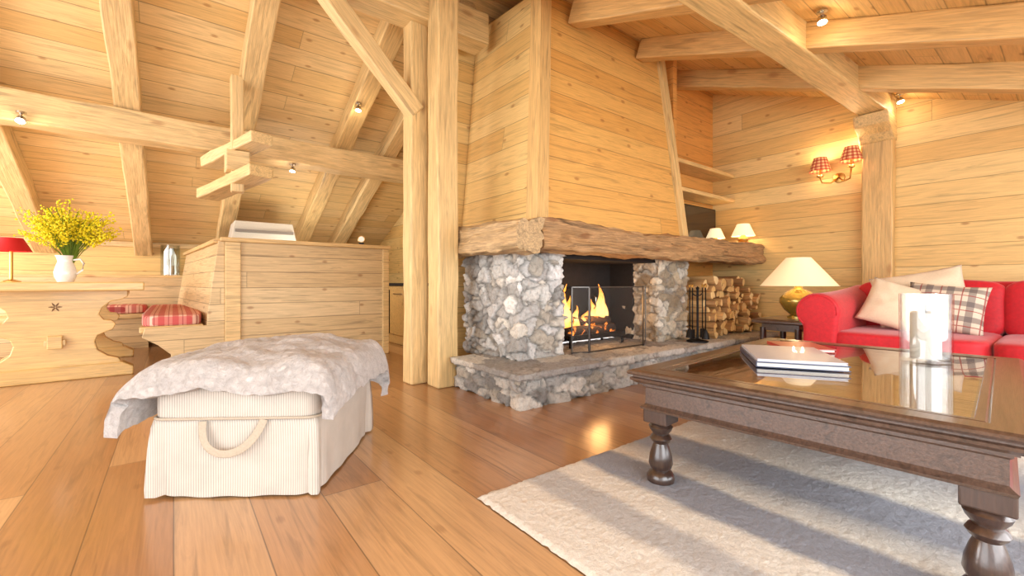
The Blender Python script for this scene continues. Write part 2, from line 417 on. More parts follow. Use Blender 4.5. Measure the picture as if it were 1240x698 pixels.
struct(box('wall_niche',4.62,WX,3.25,3.33,0,zR(3.25),M_niche))
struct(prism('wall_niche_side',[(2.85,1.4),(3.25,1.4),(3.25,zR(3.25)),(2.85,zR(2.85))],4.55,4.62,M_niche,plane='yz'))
struct(box('wall_chimney',2.3,3.2,3.95,4.03,0,zL(4.03),M_wall))
gwall('wall_kitchen',3.2,3.28,[(3.95,0),(YB,0),(YB,zL(YB)),(3.95,zL(3.95))],M_wall)
struct(box('wall_back',-4.2,3.28,YB,YB+.1,0,zL(YB),M_wall))
gwall('wall_left',-4.2,-4.1,[(4.2,0),(YB,0),(YB,zL(YB)),(4.2,zL(4.2))],M_wall)
struct(box('trim_1',-4.1,3.2,YB-.06,YB,1.44,1.52,M_beam,bevel=.01))
struct(box('trim_2',-4.1,.35,8.42,YB,.98,1.02,M_beam,bevel=.008))
struct(box('wall_dining_panel',-4.1,.35,8.42,8.46,0,.98,M_booth))

def rafL(x):
    o=beam('rafter',(x,YR+.05,zL(YR+.05)-.11),(x,YB-.02,zL(YB-.02)-.11),.2,.22,M_beam)
    tag(o,"pale hand-hewn pine rafter under the sloping board ceiling","ceiling beam","rafters over the dining area")
for x in(-2.4,-1.39,-.36,.63,1.72,2.32): rafL(x)
def rafR(x,y1):
    o=beam('rafter',(x,-1.1,zR(-1.1)-.105),(x,y1,zR(y1)-.105),.15,.20,M_beamw)
    tag(o,"pale squared pine rafter under the sloping ceiling boards","ceiling beam","rafters over the living area")
rafR(.9,3.4); rafR(1.95,3.4); rafR(2.95,2.85); rafR(3.97,2.86); rafR(5.1,3.24)
o=beam('ridge_beam',(-4.1,3.62,3.36),(2.42,3.62,3.36),.26,.3,M_beam); tag(o,"heavy pine ridge beam carried by the posts","ceiling beam")
o=beam('purlin_beam',(-4.1,5.8,2.46),(3.19,5.8,2.46),.24,.28,M_beam); tag(o,"heavy horizontal pine beam crossing under the rafters","ceiling beam")
o=beam('purlin_beam',(-1,1.60,2.86),(WX,1.32,2.84),.23,.27,M_beamw); tag(o,"large squared honey pine beam resting on the wall post","ceiling beam")
o=beam('wall_post',(WX-.06,1.35,0),(WX-.06,1.35,2.58),.27,.13,M_wall if False else M_beamw,up=Vector((1,0,0)));tag(o,"flat pine post against the plank wall","post")
o=prism('corbel',[(5.82,2.70),(WX,2.70),(WX,2.44),(6.06,2.44),(6.0,2.52),(5.86,2.58)],1.2,1.5,M_beamw,bevel=.015)
tag(o,"shaped pine corbel block carrying the ceiling beam","corbel")
o=beam('post',(1.735,3.67,0),(1.735,3.67,3.22),.17,.17,M_beam);tag(o,"slim squared pine post rising to the ridge","post","central timber posts")
o=beam('post',(1.875,3.42,0),(1.875,3.42,3.4),.20,.2,M_beam);tag(o,"broad squared pine post beside the stone hearth","post","central timber posts")
o=beam('diagonal_brace',(1.72,3.64,2.42),(.88,3.64,3.27),.13,.15,M_beam);tag(o,"diagonal pine knee brace between post and ridge beam","brace")
br=thing('hanging_bracket',"stepped pine bracket of two stacked boards on a hanging stub post","bracket")
beam('stub_post',(.5,5.12,1.8),(.5,5.12,2.95),.11,.13,M_beam,br)
beam('upper_board',(.66,4.72,2.27),(.32,5.9,2.23),.2,.11,M_beam,br)
beam('lower_board',(.66,4.72,1.96),(.30,5.93,1.88),.22,.12,M_beam,br)
box('spacer_block',.4,.6,5.02,5.24,2.0,2.2,M_beam,br,bevel=.01)

# ------------------------------------------------------------------ booth
bo=thing('booth_partition',"low pine-plank partition with a flat cap and corner posts","partition",(0,0,0))
box('panel',.56,2.12,5.42,5.5,0,1.33,M_booth,bo)
box('cap',.38,2.2,5.37,5.56,1.33,1.375,M_beam,bo,bevel=.008)
box('corner_post',.42,.56,5.39,5.53,0,1.33,M_beam,bo,bevel=.008)
box('end_post',2.1,2.18,5.39,5.53,0,1.33,M_beam,bo,bevel=.008)
se=thing('settle_bench',"pine settle bench with plank back and red checked seat cushion","bench")
mesh('backrest',[(.21,5.5,.0),(.27,5.5,.0),(.02,8.3,0),(-.04,8.3,0),(.37,5.5,1.32),(.43,5.5,1.32),(.21,8.3,1.32),(.15,8.3,1.32)],BF,M_booth,se)
mesh('backrest_cap',[(.33,5.48,1.32),(.45,5.48,1.32),(.23,8.35,1.32),(.11,8.35,1.32),(.33,5.48,1.36),(.45,5.48,1.36),(.23,8.35,1.36),(.11,8.35,1.36)],BF,M_beam,se)
prism('end_panel',[(.42,0),(.42,1.34),(.365,1.34),(.27,.56),(.27,.47),(-.22,.47),(-.24,.38),(-.12,.3),(-.02,.2),(-.03,.1),(-.02,0)],5.42,5.48,M_booth,se,bevel=.006)
box('seat',-.26,.24,5.45,8.3,.42,.48,M_beam,se,bevel=.01)
soft('seat_cushion',(-.01,6.85,.53),(.5,2.8,.13),M_cushstripe,se,n=8)
sb=thing('wall_bench',"pine wall bench with red cushion under the ledge","bench")
box('seat',-3.2,-.28,7.9,8.42,.42,.48,M_beam,sb,bevel=.01)
box('front_panel',-3.2,-.28,7.95,8.0,0,.42,M_booth,sb)
soft('seat_cushion',(-.9,8.15,.54),(1.2,.5,.12),M_cushstripe,sb,n=8)
ck=thing('table_clock',"tiny round mantel clock standing on the partition cap","clock",(1.85,5.46,1.375),rz=R(-25))
lathe('clock_case',[(0,-.012),(.04,-.012),(.046,0),(.04,.012),(0,.012)],M_brass,ck,24,(0,0,.07),(R(90),0,0))
lathe('clock_face',[(0,0),(.034,0),(.034,.004),(0,.004)],M_white,ck,24,(0,-.012,.07),(R(90),0,0))
box('foot',-.03,.03,-.015,.015,0,.03,M_black,ck,bevel=.004)

# ------------------------------------------------------------------ kitchen beyond
kc=thing('kitchen_cabinet',"pine kitchen base cabinet with dark oven","cabinet",(2.9,6.9,0))
box('body',-.3,.28,-1.2,1.5,.0,.86,M_pine,kc,bevel=.01)
box('worktop',-.33,.29,-1.25,1.55,.86,.9,M_soot,kc,bevel=.006)
for i in range(4):
    y=-1.15+i*.65
    d=box('cabinet_door',-.32,-.3,y,y+.6,.14,.8,M_black if i==1 else M_pine,kc,bevel=.006)
    box('handle',-.02,-.005,-.15,.15,.26,.28,M_chrome,d)
ku=thing('extractor_hood',"pale kitchen extractor hood under the slope","hood",(1.02,7.3,1.42))
M_pale=plain('painted_metal',srgb(206,198,182),.4)
M_strip=plain('grey_panel',srgb(120,110,98),.4)
mesh('canopy',[(-.42,-.3,0),(.42,-.3,0),(.42,.3,0),(-.42,.3,0),(-.36,-.26,.34),(.36,-.26,.34),(.36,.26,.34),(-.36,.26,.34)],BF,M_pale,ku,bevel=.01)
box('control_strip',-.36,.36,-.31,-.28,.18,.22,M_strip,ku)
ks=thing('wall_cabinet',"pine kitchen wall cabinet on the far wall","cabinet",(2.5,8.5,1.0))
box('body',-.6,.5,-.2,.18,0,.42,M_pine,ks,bevel=.01)
box('cabinet_door',-.58,-.06,-.22,-.2,.02,.4,M_pine,ks,bevel=.008); box('cabinet_door',-.04,.48,-.22,-.2,.02,.4,M_pine,ks,bevel=.008)

# ------------------------------------------------------------------ fireplace
fp=thing('fireplace',"rubble-stone fireplace with rough timber mantel and plank hood","fireplace",(0,0,0))
light=[srgb(240,237,230),srgb(224,220,212),srgb(230,222,208),srgb(206,203,198),srgb(246,244,240),srgb(216,206,190),srgb(188,185,180)]
grey=[srgb(176,172,166),srgb(206,202,194),srgb(150,147,143),srgb(218,211,200),srgb(186,176,160)]
warm=[srgb(230,216,192),srgb(200,180,150),srgb(238,229,212),srgb(176,158,132),srgb(216,205,186)]
slabp=[srgb(196,190,180),srgb(178,173,166),srgb(208,202,190),srgb(168,163,158)]
stone('hearth',(1.93,6.16,2.4,3.3,.0,.225),(5.0,5.6,10.5),grey,fp,res=.014,amp=.040,metric='CHEBYCHEV',wob=.35,mw=.11)
stone('hearth_slab',(1.88,6.17,2.35,3.3,.216,.264),(2.2,2.4,.2),slabp,fp,res=.018,amp=.010,fine=.8,mw=.06,metric='DISTANCE')
stone('pier',(2.22,2.72,2.78,3.62,.262,1.16),(6.2,6.2,8.4),light,fp,res=.0105,amp=.042,wob=.42)
stone('pier',(4.15,4.72,2.78,3.24,.262,1.16),(6.2,6.2,9.0),warm,fp,res=.012,amp=.042,wob=.42)
fb=boxes('firebox',[(2.7,4.2,3.42,3.5,.26,1.2),(2.7,2.76,2.85,3.45,.26,1.2),(4.12,4.18,3.1,3.45,.26,1.2),(2.7,4.2,2.82,3.45,1.12,1.2)],M_soot,fp)
box('fireback',3.0,3.9,3.38,3.42,.28,.85,M_black,fp,bevel=.01)
def rough_beam(name,x0,x1,y0,y1,z0,z1,ax,par):
    v,f=[],[]; lo=(x0,y0,z0);hi=(x1,y1,z1)
    L=hi[ax]-lo[ax]; n=int(L/.03); u,w=(ax+1)%3,(ax+2)%3; K=10
    c=[(lo[i]+hi[i])/2 for i in range(3)]
    ring=[]
    for s in range(4):
        for k in range(K):
            t=-1+2*k/K; ring.append([(t,-1),(1,t),(-t,1),(-1,-t)][s])
    for i in range(n+1):
        x=lo[ax]+L*i/n
        for a,b in ring:
            m=(abs(a)**9+abs(b)**9)**(1/9); p=[0,0,0]
            p[ax]=x-c[ax]; p[u]=a/m*(hi[u]-lo[u])/2; p[w]=b/m*(hi[w]-lo[w])/2
            q=Vector(p); nn=noise.noise(Vector((q[ax]*1.6,a*1.5,b*1.5)))*.035+noise.noise(Vector((q[ax]*5,a*6,b*6)))*.016-abs(noise.noise(Vector((q[ax]*1.2+7,a*4,b*8))))*.03+noise.noise(Vector((q[ax]*14,a*9,b*9)))*.006
            q[u]*=1+nn/((hi[u]-lo[u])/2)*1; q[w]*=1+nn/((hi[w]-lo[w])/2)
            v.append(q)
    m=len(ring)
    for i in range(n):
        for k in range(m): f.append((i*m+k,i*m+(k+1)%m,(i+1)*m+(k+1)%m,(i+1)*m+k))
    f.append(tuple(range(m))); f.append(tuple(n*m+k for k in range(m)))
    o=mesh(name,v,f,M_mantel if ax==0 else M_mantely,par,c,smooth=True)
    mm=o.modifiers.new('es','EDGE_SPLIT'); mm.split_angle=R(50)
    return o
rough_beam('mantel_beam',2.26,6.18,2.53,2.82,1.15,1.40,0,fp)
rough_beam('mantel_return',1.99,2.27,2.52,3.7,1.14,1.395,1,fp)
box('mantel_shelf',2.24,6.19,2.7,3.24,1.36,1.392,M_mantel,fp)
zf=3.49
hood=mesh('hood',[(2.38,2.75,1.38),(4.6,2.75,1.38),(4.6,3.95,1.38),(2.38,3.95,1.38),
    (2.58,2.92,zR(2.92)),(4.37,2.92,zR(2.92)),(4.37,3.95,3.6),(2.58,3.95,3.6)],BF,M_hood,fp)
hl=mesh('hood_side_cladding',[(2.375,2.75,1.38),(2.375,3.94,1.38),(2.57,3.94,3.58),(2.57,2.92,zR(2.92)-.01)],[(0,1,2,3)],M_wall,fp)
beam('corner_board',(2.40,2.765,1.38),(2.60,2.935,zf),.14,.13,M_beamw,fp,jit=.002,bevel=.006,up=Vector((1,0,0)))
beam('corner_board',(4.58,2.75,1.38),(4.35,2.92,zf),.1,.1,M_beamw,fp,jit=.002,bevel=.006,up=Vector((1,0,0)))
for z in(2.36,2.02):
    o=box('wall_shelf',4.63,6.19,2.93,3.24,z,z+.05,M_beamw,bevel=.006); tag(o,"plain pine shelf in the chimney alcove","shelf","alcove shelves")
M_tv=plain('dark_screen',srgb(40,26,20),.12,coat=.5)
tv=thing('television',"dark flat television screen standing on the mantel end","television",(5.45,3.2,1.392))
box('television_frame',-.65,.70,-.02,.02,.02,.56,M_black,tv,bevel=.006)
box('screen',-.63,.68,-.026,-.02,.035,.545,M_tv,tv)
box('foot',-.12,.12,-.06,.03,0,.02,M_black,tv,bevel=.004)

# fire
gr=thing('fire_grate',"black iron fire grate with burning logs","grate",(3.4,3.12,.262))
bl=[]
for i in range(9): bl.append((-.4+i*.1-.008,-.4+i*.1+.008,-.15,.15,.09,.105))
bl+=[(-.42,.42,-.16,-.145,.08,.13),(-.42,.42,.145,.16,.08,.13)]
for sx in(-.4,.38):
    for sy in(-.15,.13): bl.append((sx,sx+.02,sy,sy+.02,0,.09))
boxes('grate_bars',bl,M_black,gr)
M_ember=NT('charred_log'); g=M_ember.n('ShaderNodeNewGeometry'); nn=M_ember.noise(g.outputs['Position'],16,4)
M_ember.bsdf(col=srgb(50,34,26),rough=.9,em=(1,.25,.03),ems=M_ember.mapr(nn,.58,.78,0,4)); M_ember=M_ember.m
for i,(a,b) in enumerate([((-.38,-.06,.15),(.36,-.03,.16)),((-.34,.07,.16),(.38,.06,.15)),((-.3,.03,.25),(.28,-.04,.24))]):
    o=tube('burning_log',[Vector(a).lerp(Vector(b),t/6)+Vector((0,random.uniform(-.008,.008),random.uniform(-.008,.008))) for t in range(7)],.052,M_ember,None,10)
    o.location=(3.4,3.12,.262); tag(o,"charred glowing log burning on the grate","log","burning logs")
T=NT('flame'); tc=T.n('ShaderNodeTexCoord'); o3=T.sep(tc.outputs['Generated'])
n=T.noise(tc.outputs['Object'],7,3,.6,1.0)
c=T.ramp(T.M('ADD',o3[2],T.M('MULTIPLY',T.M('SUBTRACT',n,.5),.6)),[(0,(1,.30,.03)),(.4,(1,.62,.2)),(.8,(1,.32,.05))])
em=T.n('ShaderNodeEmission'); T.set(em.inputs[0],c); em.inputs[1].default_value=2.4
tr=T.n('ShaderNodeBsdfTransparent'); mx=T.n('ShaderNodeMixShader')
lw=T.n('ShaderNodeLayerWeight'); lw.inputs[0].default_value=.35
T.set(mx.inputs[0],T.mapr(lw.outputs['Facing'],.3,1,0,.9))
T.t.links.new(em.outputs[0],mx.inputs[1]); T.t.links.new(tr.outputs[0],mx.inputs[2]); T.t.links.new(mx.outputs[0],T.out.inputs[0])
M_flame=T.m
fl=thing('fire_flames',"bright orange flames rising from the burning logs","fire",(3.4,3.12,.5))
for dx,dy,h,r,s in[(-.33,0,.46,.06,1),(-.25,.03,.34,.06,2),(-.4,.04,.3,.045,3),(-.17,0,.24,.05,9),(.2,0,.46,.07,4),(.12,.03,.3,.06,5),(.28,.02,.36,.05,6),(-.05,0,.16,.05,7),(.05,.04,.2,.05,8)]:
    pts=[];rs=[]
    for i in range(15):
        t=i/14; pts.append((dx+.06*math.sin(t*6+s)*t,dy+.03*math.cos(t*4+s)*t,-.07+h*t))
        rs.append(max(.002,r*math.sin(math.pi*min(1,(t*.85+.15))**.75)*(1-t*.35)))
    tube('flame',pts,rs,M_flame,fl,10)
ptlight('fire_glow',(3.4,2.98,.65),10,(1,.5,.18),.12)
sc=thing('fire_screen',"folding black fire screen with fine mesh panels and handles","fire screen",(0,0,.268))
T=NT('fine_wire_mesh'); tr=T.n('ShaderNodeBsdfTransparent'); gl=T.n('ShaderNodeBsdfPrincipled'); T.set(gl.inputs[0],(.12,.11,.10)); gl.inputs['Roughness'].default_value=.4
mx=T.n('ShaderNodeMixShader'); mx.inputs[0].default_value=.16
T.t.links.new(tr.outputs[0],mx.inputs[1]); T.t.links.new(gl.outputs[0],mx.inputs[2]); T.t.links.new(mx.outputs[0],T.out.inputs[0]); M_wire=T.m
M_frame=plain('screen_frame_steel',srgb(96,92,88),.35,.8)
pp=[(2.79,2.75),(2.96,2.69),(3.755,2.69),(4.02,2.85)]
for i in range(3):
    (xa,ya),(xb,yb)=pp[i],pp[i+1]; L=math.hypot(xb-xa,yb-ya); an=math.atan2(yb-ya,xb-xa)
    f=boxes('screen_panel',[(0,.010,-.005,.005,0,.6),(L-.010,L,-.005,.005,0,.6),(0,L,-.005,.005,.590,.6),(0,L,-.005,.005,.005,.018)],M_frame,sc)
    f.location=(xa,ya,0); f.rotation_euler=(0,0,an)
    mesh('wire_mesh',[(.01,0,.02),(L-.01,0,.02),(L-.01,0,.59),(.01,0,.59)],[(0,1,2,3)],M_wire,f)
    if i==1:
        hx=.05
        tube('screen_handle',[(hx,-.01,.4),(hx,-.03,.42),(hx,-.03,.5),(hx,-.01,.52)],.005,M_chrome,f)
tl=thing('fireplace_tool_set',"black iron fireplace tools hanging on a stand","fire tools",(4.45,2.5,.268))
lathe('stand_base',[(0,0),(.11,0),(.11,.015),(.03,.03),(.012,.04),(.012,.56),(.02,.58),(0,.6)],M_black,tl,20)
tube('stand_arms',[(-.1,0,.52),(-.05,0,.5),(0,0,.5),(.05,0,.5),(.1,0,.52)],.007,M_black,tl)
for i,(dx,dy) in enumerate([(-.1,0),(.1,0),(0,-.09),(0,.09)]):
    tube('tool_shaft',[(dx,dy,.1),(dx,dy,.58)],.006,M_black,tl)
    lathe('tool_knob',[(0,-.02),(.012,-.01),(.015,.01),(0,.025)],M_brass,tl,12,(dx,dy,.6))
    if i<2: box('tool_head',dx-.04,dx+.04,dy-.008,dy+.008,.04,.14,M_black,tl,bevel=.005)
    else: lathe('tool_head',[(.01,.14),(.03,.1),(.04,.04),(0,.04)],M_black,tl,12,(dx,dy,0))
M_end=wood('cut_log_end',[srgb(246,214,150),srgb(232,192,124),srgb(250,226,172)],grain=.35,knot=0,axis=2,sc=.8)
M_bark=wood('log_bark',[srgb(170,124,78),srgb(204,156,100),srgb(226,180,118)],grain=.5,knot=0,axis=1)
def log(x,y,z,r,L,top=False):
    a0=random.uniform(0,6.28); out=[]
    kind=random.random(); K=9
    for i in range(K):
        a=2*math.pi*i/K; rr=r*random.uniform(.86,1.08)
        if kind<.92:
            for ph in((0.0,) if kind<.2 else (0.0,2.1)):
                cphi=math.cos(a-ph)
                if cphi>.25: rr=min(rr,r*.36/cphi)
        out.append((rr*math.cos(a+a0),rr*math.sin(a+a0)))
    n=K; v=[(a,-L/2,b) for a,b in out]+[(a*1.05,L/2,b*1.05) for a,b in out]
    f=[tuple(range(n)),tuple(range(2*n-1,n-1,-1))]+[(i,(i+1)%n,n+(i+1)%n,n+i) for i in range(n)]
    o=mesh('firewood_log',v,f,[M_end,M_bark],None,(x,y,z),(random.uniform(-.06,.06),0,random.uniform(-.16,.16)),midx=[0,0]+[1]*n,bevel=.003,seg=1)
    tag(o,"split firewood log with pale cut end stacked on the hearth","firewood","firewood stacked beside the fireplace")
row=0; z=.325
while z<.99:
    x=4.88+(.05 if row%2 else 0)+random.uniform(0,.03)
    xm=6.12-(.10*(row-4) if row>5 else 0)
    while x<xm:
        r=random.uniform(.048,.074)
        log(x,2.82+random.uniform(-.10,.06),z+random.uniform(-.014,.014),r,.4); x+=r*1.6
    z+=.084; row+=1

def table_lamp(loc,s,label,shade,base,prof,sh,group=None,e=6):
    t=thing('table_lamp',label,'lamp',loc,group=group)
    lathe('lamp_base',[(r*s,z*s) for r,z in prof],base,t,28)
    lathe('lamp_shade',[(r*s,z*s) for r,z in sh],shade,t,36,cap=False)
    ptlight('lamp_bulb_light',(loc[0],loc[1],loc[2]+sh[1][1]*s+.02),e*.5,(1,.72,.4),.05)
    ptlight('lamp_bulb_light',(loc[0],loc[1],loc[2]+sh[0][1]*s-.02),e*.5,(1,.72,.4),.05)
    return t
prof=[(0,0),(.3,0),(.3,.04),(.12,.08),(.2,.2),(.22,.32),(.1,.46),(.06,.52),(.06,.62),(0,.62)]
shd=[(.5,.45),(.49,.46),(.26,1.0),(.25,1.0)]
table_lamp((5.98,2.72,1.392),.29,"small brass lamp with glowing cream shade on the mantel",M_shade,M_brass,prof,shd,"mantel lamps",8)
table_lamp((5.85,3.03,1.392),.25,"small brass lamp with glowing cream shade on the mantel",M_shade,M_brass,prof,shd,"mantel lamps",6)  # second lamp modelled in place of a reflection in the dark screen

sn=thing('wall_sconce',"brass two-arm wall sconce with red gingham shades","wall lamp",(WX,1.72,2.12))
lathe('wall_plate',[(0,0),(.06,0),(.055,.02),(0,.03)],M_brass,sn,20,(0,0,.02),(0,R(-90),0))
for dy,dz in((-.15,.06),(.15,-.0)):
    tube('sconce_arm',[(-.02,0,.02),(-.08,dy*.4,-.04),(-.13,dy*.9,-.03),(-.14,dy,.02+dz)],.01,M_brass,sn)
    lathe('sconce_cup',[(0,0),(.03,.01),(.035,.03),(.012,.04),(.012,.1),(0,.1)],M_brass,sn,16,(-.14,dy,.02+dz))
    lathe('sconce_shade',[(.11,.08),(.108,.08),(.065,.24),(.066,.24)],M_ging,sn,28,(-.14,dy,.02+dz),cap=False)
    ptlight('sconce_bulb_light',(WX-.14,1.72+dy,2.12+dz+.27),3.5,(1,.72,.4),.03)
    ptlight('sconce_bulb_light',(WX-.14,1.72+dy,2.12+dz+.08),1.8,(1,.72,.4),.03)

# ------------------------------------------------------------------ side table + lamp
st=thing('side_table',"small dark carved wooden side table beside the sofa","side table",(5.04,1.82,0))
rectloft('table_top',.31,.22,[(-.01,.49),(.02,.5),(.02,.52),(0,.54)],M_dark,st,bevel=.004)
rectloft('apron',.26,.17,[(0,.42),(0,.49)],M_dark,st)
for sx in(-1,1):
    for sy in(-1,1):
        lathe('leg',[(.02,0),(.03,.03),(.02,.06),(.03,.2),(.018,.25),(.03,.32),(.03,.45)],M_darkz,st,16,(sx*.25,sy*.16,0))
prof2=[(0,0),(.1,0),(.1,.02),(.07,.035),(.13,.09),(.17,.16),(.165,.21),(.11,.27),(.045,.3),(.03,.33),(.03,.36),(.012,.37),(.012,.45),(0,.45)]
sh2=[(.35,.33),(.34,.335),(.11,.62),(.105,.62)]
table_lamp((5.08,1.76,.54),1.0,"round gold-glazed lamp with wide cream shade on the dark side table",M_shade2,M_gold,prof2,sh2,None,11)

# ------------------------------------------------------------------ sofa
sf=thing('sofa',"bright red velvet sofa with rolled arm and loose cushions","sofa",(0,0,0))
soft('sofa_base',(5.0,.35,.23),(1.15,2.2,.3),M_red,sf,n=9)
for y in(.83,-.1,):
    soft('seat_cushion',(4.85,y,.42),(1.0,.94,.17),M_red,sf,n=7,wob=.006)
for y in(.84,-.12):
    soft('back_cushion',(5.38,y,.67),(.28,.98,.50),M_red,sf,n=6,rot=(0,R(12),0),wob=.012)
soft('sofa_back',(5.58,.35,.5),(.3,2.3,.82),M_red,sf,n=6,rot=(0,R(6),0))
def arm(yc,sgn):
    v=[];f=[]
    NS=8; prof_=[]
    for s in range(NS+1):
        x=4.34+1.26*s/NS; k=s/NS
        cz=.655+.07*k*k; r1=.165-.02*k; r2=.16
        ring=[(yc+.11*sgn,.08)]
        for i in range(17):
            a=R(-50+i*250/16); ring.append((yc+math.cos(a)*r1*sgn,cz+math.sin(a)*r2))
        ring.append((yc-.11*sgn,.08))
        prof_.append([(x,a,b) for a,b in ring])
    m=len(prof_[0])
    for rg in prof_: v+=rg
    for s in range(NS):
        for i in range(m): f.append((s*m+i,s*m+(i+1)%m,(s+1)*m+(i+1)%m,(s+1)*m+i))
    f.append(tuple(range(m))); f.append(tuple(NS*m+i for i in range(m)))
    o=mesh('sofa_arm',v,f,M_red,sf,bevel=.04,seg=4)
    for p in o.data.polygons: p.use_smooth=True
    return o
arm(1.37,1); arm(-.72,-1)
tube('arm_piping',[(4.35,1.37+math.cos(R(a))*.145,.655+math.sin(R(a))*.142) for a in range(-50,201,12)],.009,M_red,sf)
for sx in(4.5,5.5):
    for sy in(-.6,1.3): lathe('sofa_leg',[(.02,0),(.03,.1)],M_darkz,sf,12,(sx,sy,0))
def pillow(name,loc,size,mat,rot,label,T=.16):
    N=24; v=[];f=[]
    for s in(1,-1):
        for i in range(N+1):
            for j in range(N+1):
                a=-1+2*i/N;b=-1+2*j/N
                px=a*(1-.07*(1-b*b)*1)*size[0]/2; py=b*(1-.07*(1-a*a))*size[1]/2
                th=T/2*((1-abs(a)**2.6)*(1-abs(b)**2.6))**.55
                th+= .012*noise.noise(Vector((a*3,b*3,s)))*(1 if th>.01 else 0)
                v.append((px,py,s*th))
    m=(N+1)**2
    for s in(0,1):
        for i in range(N):
            for j in range(N):
                q=(s*m+i*(N+1)+j,s*m+(i+1)*(N+1)+j,s*m+(i+1)*(N+1)+j+1,s*m+i*(N+1)+j+1)
                f.append(q)
    me=bpy.data.meshes.new(name); me.from_pydata(v,[],f); me.materials.append(mat)
    bm=bmesh.new(); bm.from_mesh(me); bmesh.ops.remove_doubles(bm,verts=bm.verts,dist=.0005); bmesh.ops.recalc_face_normals(bm,faces=bm.faces); bm.to_mesh(me); bm.free()
    o=bpy.data.objects.new(name,me); o.location=loc; 
    base=Matrix(((0,0,-1),(-1,0,0),(0,1,0))).to_4x4()
    o.matrix_world=Matrix.Translation(loc)@Matrix.Rotation(rot[2],4,'Z')@Matrix.Rotation(rot[1],4,'Y')@base@Matrix.Rotation(rot[0],4,'Z')
    finish(o,None,True); tag(o,label,'cushion'); return o
pillow('throw_pillow',(5.12,.84,.77),(.62,.5),M_cream,(R(12),R(22),R(6)),"plain cream linen cushion leaning on the sofa back")
pillow('throw_pillow',(4.86,.93,.70),(.48,.42),M_cream,(R(-20),R(24),R(14)),"plain beige cushion overlapping the plaid cushion",.15)
pillow('throw_pillow',(4.92,.66,.70),(.48,.42),M_plaid,(R(-6),R(26),R(4)),"grey and cream plaid cushion on the sofa")

# ------------------------------------------------------------------ rug
NX,NY=330,300; v=[];f=[]
x0,x1,y0,y1=1.0,3.95,-1.1,1.53
for i in range(NX+1):
    for j in range(NY+1):
        x=x0+(x1-x0)*i/NX; y=y0+(y1-y0)*j/NY; ed=min(i,j,NX-i,NY-j)
        p=Vector((x,y,0)); z=.004
        if ed>0: z=.016*min(1,.6+ed*.2)+.004*noise.noise(p*60)+.003*noise.noise(p*11)
        if ed<=1: x+=.010*noise.noise(p*35); y+=.010*noise.noise(p*35+Vector((9,9,9)))
        v.append((x,y,z))
for i in range(NX):
    for j in range(NY):
        a=i*(NY+1)+j; f.append((a,a+NY+1,a+NY+2,a+1))
o=mesh('area_rug',v,f,M_rug,smooth=True); tag(o,"thick pale wool rug with soft grey bands under the coffee table","rug")

# ------------------------------------------------------------------ coffee table
ct=thing('coffee_table',"large dark-stained wooden coffee table with glass inset top and turned legs","coffee table",(2.505,.70,0),rz=R(4))
HX,HY=.865,.59; zt=.517
rectloft('table_frame',HX,HY,[(-.13,zt-.012),(-.12,zt),(-.10,zt),(-.095,zt-.004),(-.09,zt),(-.015,zt),(0,zt-.006),(.004,zt-.014),(-.002,zt-.022),(-.016,zt-.026),(-.016,zt-.032),(-.006,zt-.036),(-.008,zt-.046),(-.026,zt-.058),(-.036,zt-.060),(-.036,zt-.066),(-.13,zt-.066)],M_dark,ct,inner=True)
rectloft('apron',HX-.055,HY-.055,[(.004,.338),(.014,.342),(.018,.352),(.006,.360),(0,.366),(0,.436),(.008,.443),(.008,.452),(-.1,.452)],M_dark,ct)
box('inset_board',-HX+.115,HX-.115,-HY+.115,HY-.115,.47,.495,M_brown,ct)
box('glass_pane',-HX+.118,HX-.118,-HY+.118,HY-.118,zt-.012,zt-.003,M_tglass,ct)
lp=[(.045,0),(.058,.008),(.060,.03),(.048,.05),(.036,.058),(.045,.066),(.052,.085),(.048,.12),(.038,.155),(.030,.175),(.040,.185),(.047,.197),(.040,.21),(.032,.216),(.046,.235),(.052,.25),(.042,.262),(.038,.27)]
for sx in(-1,1):
    for sy in(-1,1):
        lg=lathe('leg',[(r,z) for r,z in lp],M_darkz,ct,28,(sx*(HX-.115),sy*(HY-.095),0.012))
        box('leg_block',-.056,.056,-.056,.056,.268,.34,M_darkz,lg,bevel=.006)
cj=thing('hurricane_candle_holder',"clear glass cylinder candle holder on the coffee table","candle holder",(2.93,.46,zt))
lathe('glass_cylinder',[(0,0),(.098,0),(.1,.33),(.093,.33),(.091,.014),(0,.014)],M_glass,cj,40)
o=lathe('pillar_candle',[(0,.0),(.058,.0),(.058,.215),(.053,.221),(.035,.213),(0,.211)],M_wax,None,32,(2.93,.46,zt+.015)); tag(o,"thick white pillar candle inside the glass cylinder","candle")
tube('candle_wick',[(0,0,.211),(.002,0,.23)],.002,M_black,o,6)
M_cov1=plain('pale_book_cover',srgb(190,192,202),.35,coat=.3); M_cov2=plain('navy_book_cover',srgb(36,48,80),.35,coat=.3)
M_pages=plain('book_pages',srgb(226,220,210),.8,0,.4,200,.15); M_cov3=plain('red_book_cover',srgb(176,52,42),.35,coat=.3)
def book(loc,rz,w,d,h,cov,label):
    b=thing('book',label,'book',loc,rz=rz,group='books on the coffee table')
    boxes('cover',[(-w/2,w/2,-d/2,d/2,0,.004),(-w/2,w/2,-d/2,d/2,h-.004,h),(-w/2,-w/2+.004,-d/2,d/2,.004,h-.004)],cov,b)
    box('pages',-w/2+.004,w/2-.006,-d/2+.006,d/2-.006,.004,h-.004,M_pages,b)
book((2.42,.885,zt),R(-58),.36,.52,.024,M_cov2,"large navy hardback book lying flat")
book((2.42,.885,zt+.0245),R(-58),.345,.50,.012,M_cov1,"thin pale magazine on top of a navy book")
book((2.90,1.0,zt),R(-50),.24,.32,.02,M_cov3,"small red book lying on the table")

